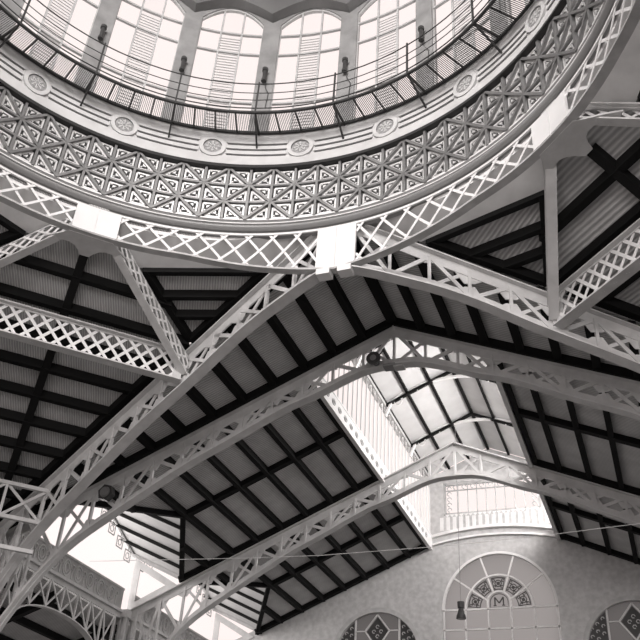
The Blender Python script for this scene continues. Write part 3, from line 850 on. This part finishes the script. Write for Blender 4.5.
# figured stained glass in the five fan sectors
for si in range(5):
    a0, a1 = 36*si+2.5, 36*si+33.5; am = (a0+a1)/2
    gl = MB()
    lead = MB()
    def ap(r, a): q = pol(r, a); return V3((q[0], YW+.105, q[1]))
    for (r0, r1) in ((.98, 1.03), (1.58, 1.64)):
        lead.sweep([ap((r0+r1)/2, a0+2+(a1-a0-4)*i/6) for i in range(7)], (0, 1, 0), r1-r0, .03)
    for aa in (a0+3, a1-3): lead.bar(ap(1.0, aa), ap(1.6, aa), .04, .03, (0, 1, 0))
    c_ = ap(1.31, am)
    lead.sweep([c_+V3((.17*math.cos(q*math.pi/5), 0, .17*math.sin(q*math.pi/5))) for q in range(11)], (0, 1, 0), .05, .03)
    lead.prism([c_+V3((.09*math.cos(q*math.pi/4), 0, .09*math.sin(q*math.pi/4))) for q in range(8)], (0, .03, 0))
    for q in (-1, 1):
        for rr in (1.14, 1.48):
            d_ = ap(rr, am+q*9.5)
            lead.sweep([d_+V3((.075*math.cos(w_*math.pi/3), 0, .075*math.sin(w_*math.pi/3))) for w_ in range(6)], (0, 1, 0), .045, .03)
            lead.bar(d_, c_, .03, .03, (0, 1, 0))
    lead.build('stained_motif', LEAD, win)
mm = MB()      # the letter M in the centre light
zz = CZ+.16; hh = .42
for a, b in (((-.22, 0), (-.22, hh)), ((.22, 0), (.22, hh)), ((-.22, hh), (0, .12)), ((.22, hh), (0, .12))):
    mm.bar((CX+a[0], YW+.1, zz+a[1]), (CX+b[0], YW+.1, zz+b[1]), .07, .03, (0, 1, 0))
for x in (-.22, .22): mm.bar((CX+x-.08, YW+.1, zz), (CX+x+.08, YW+.1, zz), .05, .03, (0, 1, 0))
mm.build('letter', LEAD, win)
mm = MB(); mm.sweep([(CX-.46, YW+.1, CZ+.06)]+[(CX+.46*math.cos(math.pi-math.pi*i/12), YW+.1, CZ+.34+.42*math.sin(math.pi*i/12)) for i in range(13)]+[(CX+.46, YW+.1, CZ+.06), (CX-.46, YW+.1, CZ+.06)], (0, 1, 0), .04, .03)
mm.build('stained_border', LEAD, win)
# side windows
for wi, (cx, cz) in enumerate(((-6.45, SZ), (6.6, SZ))):
    wn = struct(archband(cx, cz, SR-.14, SR+.10, YW-.06, YW+.2).build('window_%d' % (22+wi), STEEL2))
    mm = MB()
    bars(mm, [((cx+q*1.22, 8), (cx+q*1.22, cz+math.sqrt(SR**2-1.22**2))) for q in (-1, 1)], .09)
    bars(mm, [((cx+.0, cz+2.18), (cx+.68, cz+1.32)), ((cx+.68, cz+1.32), (cx, cz+.4)), ((cx, cz+.4), (cx-.68, cz+1.32)), ((cx-.68, cz+1.32), (cx, cz+2.18))], .07)
    bars(mm, [((cx-1.22, cz+1.32), (cx-.68, cz+1.32)), ((cx+.68, cz+1.32), (cx+1.22, cz+1.32))], .06)
    mm.build('glazing_bar', STEEL, wn)
    MB().add([FW(a, b, .15) for a, b in archloop(cx, cz, SR-.02, 8.0)], [tuple(range(len(h2)))]).build('pane', glass('dim glass', .14, .02) if wi == 0 else bpy.data.materials['dim glass'], wn)
    d_ = MB().prism([(cx, YW+.12, cz+2.05), (cx+.58, YW+.12, cz+1.32), (cx, YW+.12, cz+.52), (cx-.58, YW+.12, cz+1.32)], (0, .02, 0))
    d_.build('dark_diamond_pane', LEAD, wn)
    mm = MB()
    for q in (-1, 1):
        pts = [(cx+q*1.27, YW+.12, cz-2)]+[(cx+q*x, YW+.12, cz+math.sqrt(max(0, (SR-.18)**2-x*x))) for x in (1.3, 1.6, 1.9, 2.1, 2.22)]+[(cx+q*2.22, YW+.12, cz-2)]
        mm.prism(pts, (0, .02, 0))
    mm.build('dark_side_pane', LEAD, wn)
    mm = MB()
    for q in (-1, 1):
        for j in range(9):
            x = cx+q*(1.45+.28*(j % 3)); z = cz+1.5-.36*(j//3)-.25*(j % 3)
            mm.sweep([(x+.08*math.cos(a*math.pi/3), YW+.105, z+.08*math.sin(a*math.pi/3)) for a in range(5)], (0, 1, 0), .05, .02)
    for a in range(4):
        x = cx+.2*math.cos(a*math.pi/2); z = cz+1.3+.25*math.sin(a*math.pi/2)
        mm.sweep([(x+.09*math.cos(b*math.pi/3), YW+.105, z+.09*math.sin(b*math.pi/3)) for b in range(6)], (0, 1, 0), .04, .02)
    mm.build('scrollwork', STEEL2, wn)
# lantern end window
w4 = MB()
bars(w4, [((-2.6, 20.7), (2.6, 20.7)), ((-2.6, 22.5), (2.6, 22.5)), ((-2.6, 20.7), (-2.6, 22.5)), ((2.6, 20.7), (2.6, 22.5))], .14)
w4 = struct(w4.build('window_24', STEEL2))
mm = bars(MB(), [((x, 20.7), (x, 22.5)) for x in (-1.3, -.78, -.26, .26, .78, 1.3, -1.85, 1.85)], .05); bars(mm, [((-2.6, 22.1), (2.6, 22.1))], .05)
mm.build('glazing_bar', STEEL2, w4)
mm = MB()
for x, z in [(-2.35, 20.95+.32*i) for i in range(5)]+[(2.35, 20.95+.32*i) for i in range(5)]+[(-2.0+.5*i, 22.3) for i in range(9)]:
    mm.sweep([(x+.12*math.cos(a*math.pi/4), YW+.08, z+.12*math.sin(a*math.pi/4)) for a in range(7)], (0, 1, 0), .045, .04)
mm.build('scrollwork', STEEL2, w4)
MB().add([FW(a, b, .2) for a, b in h4], [(0, 1, 2, 3)]).build('pane', GLASS, w4)
x = -2.6; mm = MB()
while x < 2.6:
    mm.prism([(x, YW-.02, 20.66), (x+.13, YW-.02, 20.5), (x+.26, YW-.02, 20.66)], (0, .03, 0)); x += .26
struct(mm.build('trim_4', WHITE))

# ------------------------------------------------------------------ columns, longitudinal girders, aisle
def column(x, y, lab):
    t = thing('steel_column', (x, y, 0), lab, 'column', 'columns of the market hall')
    MB().box((x-.5, y-.5, 0), (x+.5, y+.5, .8)).build('base', STEEL2, t)
    sh = MB()
    for a in (-.3, .3):
        for b in (-.3, .3): sh.box((x+a-.07, y+b-.07, .8), (x+a+.07, y+b+.07, 12.9))
    sh.box((x-.27, y-.04, .8), (x+.27, y+.04, 12.9)); sh.box((x-.04, y-.27, .8), (x+.04, y+.27, 12.9))
    sh.build('shaft', STEEL2, t)
    MB().box((x-.42, y-.42, 12.9), (x+.42, y+.42, 13.25)).build('capital', STEEL, t)
for sx, side in ((-1, 'left'), (1, 'right')):
    column(sx*XC, 16.45, 'steel column at the %s far corner of the crossing' % side)
    column(sx*XC, YT2, 'steel column under the second nave truss on the %s side' % side)
GB = [(0, 11.75), (1.5, 11.65), (2.8, 11.25), (3.7, 10.5), (4.3, 9.5), (4.7, 8.2)]
def arched_girder(x, ya, yb, lab, frieze_lab):
    ym = (ya+yb)/2; hw = (yb-ya)/2; k = hw/5.0
    t = thing('arched_lattice_girder', (x, ym, 8.2), lab, 'girder', 'arched girders along the nave sides')
    MB().bar((x, ya, 13.15), (x, yb, 13.15), .36, .12).build('top_flange', STEEL, t)
    MB().bar((x, ya, 12.98), (x, yb, 12.98), .05, .24).build('top_chord', STEEL, t)
    ys = [-4.7+.47*i for i in range(21)]
    pts = [(x, ym+q*k, smoothint(GB, abs(q))) for q in ys]
    MB().sweep(pts, (1, 0, 0), .05, .34).build('bottom_chord', STEEL, t)
    qs = [-4.4+1.1*i for i in range(9)]
    for i, q in enumerate(qs):
        zb = smoothint(GB, abs(q))+.05
        MB().bar((x, ym+q*k, zb), (x, ym+q*k, 12.9), .08, .08, (1, 0, 0)).build('web_post', STEEL, t)
        if i+1 < len(qs):
            q2 = qs[i+1]; zb2 = smoothint(GB, abs(q2))+.05
            MB().bar((x, ym+q*k, zb), (x, ym+q2*k, 12.9), .08, .04, (1, 0, 0)).build('web_brace', STEEL, t)
            MB().bar((x+.05, ym+q*k, 12.9), (x+.05, ym+q2*k, zb2), .08, .04, (1, 0, 0)).build('web_brace', STEEL, t)
    f = thing('scroll_frieze', (x, ym, 13.22), frieze_lab, 'frieze', 'scroll friezes below the clerestory')
    MB().box((x-.05, ya+.3, 13.22), (x+.05, yb-.3, 14.12)).build('panel', STEEL2, f)
    MB().box((x-.09, ya+.3, 14.12), (x+.09, yb-.3, 14.22)).build('cap', STEEL, f)
    o = MB(); y = ya+.8
    sx = 1 if x < 0 else -1
    while y < yb-.6:
        for r in (.34, .2):
            o.sweep([(x+sx*.07, y+r*.8*math.cos(a*math.pi/8), 13.66+r*math.sin(a*math.pi/8)) for a in range(17)], (1, 0, 0), .06, .06)
        o.sweep([(x+sx*.07, y+.45+.1*math.cos(a*math.pi/4), 13.8+.12*math.sin(a*math.pi/4)) for a in range(9)], (1, 0, 0), .05, .05)
        o.bar((x+sx*.07, y+.45, 13.3), (x+sx*.07, y+.45, 13.68), .06, .05, (1, 0, 0))
        y += .92
    o.build('ornament', STEEL, f)
for sx, side in ((-1, 'left'), (1, 'right')):
    arched_girder(sx*XC, 16.9, YT2-.2, 'arched lattice girder along the %s nave side, between the first two trusses' % side, 'scroll frieze on the %s side girder between the first two trusses' % side)
    arched_girder(sx*XC, YT2+.2, YW, 'arched lattice girder along the %s nave side, meeting the end wall' % side, 'scroll frieze on the %s side girder beside the end wall' % side)
# aisle roof outside the left girder
slab('ceiling', [(-XC-.3, 16.7, 12.9), (-XC-.3, YW, 12.9), (-27, YW, 9.2), (-27, 16.7, 9.2)], PANEL)
for i in range(7):
    x = -17.6-1.5*i; z = 12.9-(abs(x)-XC-.3)*.356
    beam((x, 16.8, z+.01), (x, YW, z+.01), .25, .3, 'dark purlin of the left aisle roof, %s out from the girder' % ORD[i], 'purlins of the left aisle roof')
for i, y in enumerate((16.9, 21.6, 26.6, 31.2)):
    beam((-XC-.3, y, 12.9-.2), (-27, y, 9.0), .3, .4, 'dark rafter of the left aisle roof, %s from the crossing' % ORD[i], 'rafters of the left aisle roof', 'roof_rafter')
slab('ceiling', [(XC+.3, 16.7, 12.9), (XC+.3, YW, 12.9), (27, YW, 9.2), (27, 16.7, 9.2)], PANEL)
for sx, nm in ((-1, 'wall_west'), (1, 'wall_east')):
    struct(MB().box((sx*27, 16.7, 0), (sx*27.2, YW, 9.2)).build(nm, PLASTER))
    struct(MB().prism([(sx*26.7, -16.7, 0), (sx*26.7, 16.7, 0), (sx*26.7, 16.7, nz(16.7)), (sx*26.7, 0, nz(0)), (sx*26.7, -16.7, nz(16.7))], (sx*.3, 0, 0)).build(nm, PLASTER))

# ------------------------------------------------------------------ small fittings
t = thing('loudspeaker', (-.62, 16.2, 18.5), 'dark round horn loudspeaker fixed beside the apex of the first truss', 'loudspeaker')
MB().tube([(-.62, 16.0, 18.72), (-.62, 16.12, 18.72), (-.62, 16.3, 18.72), (-.62, 16.5, 18.72)], [.27, .25, .14, .10], 16).build('horn', LAMPM, t)
MB().tube([(-.62, 15.97, 18.72), (-.62, 16.02, 18.72)], [.12, .12], 14).build('driver', LAMPG, t)
MB().bar((-.62, 16.35, 18.9), (-.45, 16.55, 19.3), .05, .05).build('bracket', LAMPM, t)
t = thing('floodlight', (.1, 16.3, 18.38), 'flat grey floodlight hung under the apex of the first truss', 'floodlight')
MB().box((-.28, 16.1, 18.36), (.18, 16.5, 18.46)).build('housing', LAMPG, t)
MB().box((-.10, 16.45, 18.4), (-.04, 16.6, 18.72)).build('bracket', STEEL2, t)
MB().box((.12, 16.1, 18.28), (.50, 16.45, 18.34)).build('visor', STEEL2, t)
t = thing('loudspeaker', (-11.2, 16.35, 14.1), 'dark six-sided loudspeaker box in the left end of the first truss', 'loudspeaker')
MB().tube([(-11.3, 16.25, 14.55), (-11.3, 16.5, 14.55)], [.33, .33], 6).build('box', LAMPM, t)
MB().tube([(-11.3, 16.18, 14.55), (-11.3, 16.26, 14.55)], [.18, .22], 14).build('cone', LAMPG, t)
# pendant lamp
LX, LY, LZZ = -1.0, 31.6, 13.75
t = thing('pendant_lamp', (LX, LY, LZZ), 'dark bell pendant lamp hanging on a long thin cord before the big arched window', 'pendant lamp')
MB().tube([(LX, LY, 13.72), (LX, LY, 13.85), (LX, LY, 14.0), (LX, LY, 14.1), (LX, LY, 14.2), (LX, LY, 14.22), (LX, LY, 14.5), (LX, LY, 14.52)], [.24, .22, .15, .13, .11, .16, .17, .08], 16).build('shade', LAMPM, t)
MB().tube([(LX, LY, 13.70), (LX, LY, 13.76)], [.16, .16], 14).build('diffuser', LAMPG, t)
MB().tube([(LX, LY, 14.5), (LX, LY, 24.1)], .016, 6).build('cord', LAMPG, t)
# stay wire across the nave
w_ = MB().tube([(-XC, 23, 14.5), (-8.2, 23, 14.12), (-5.0, 23, 14.02), (-.14, 23, 14.05), (4.6, 23, 14.22), (7.8, 23, 14.40), (XC, 23, 15.0)], .013, 6)
tag(w_.build('stay_wire', WHITE), 'thin pale wire stretched across the nave in front of the end wall', 'wire')
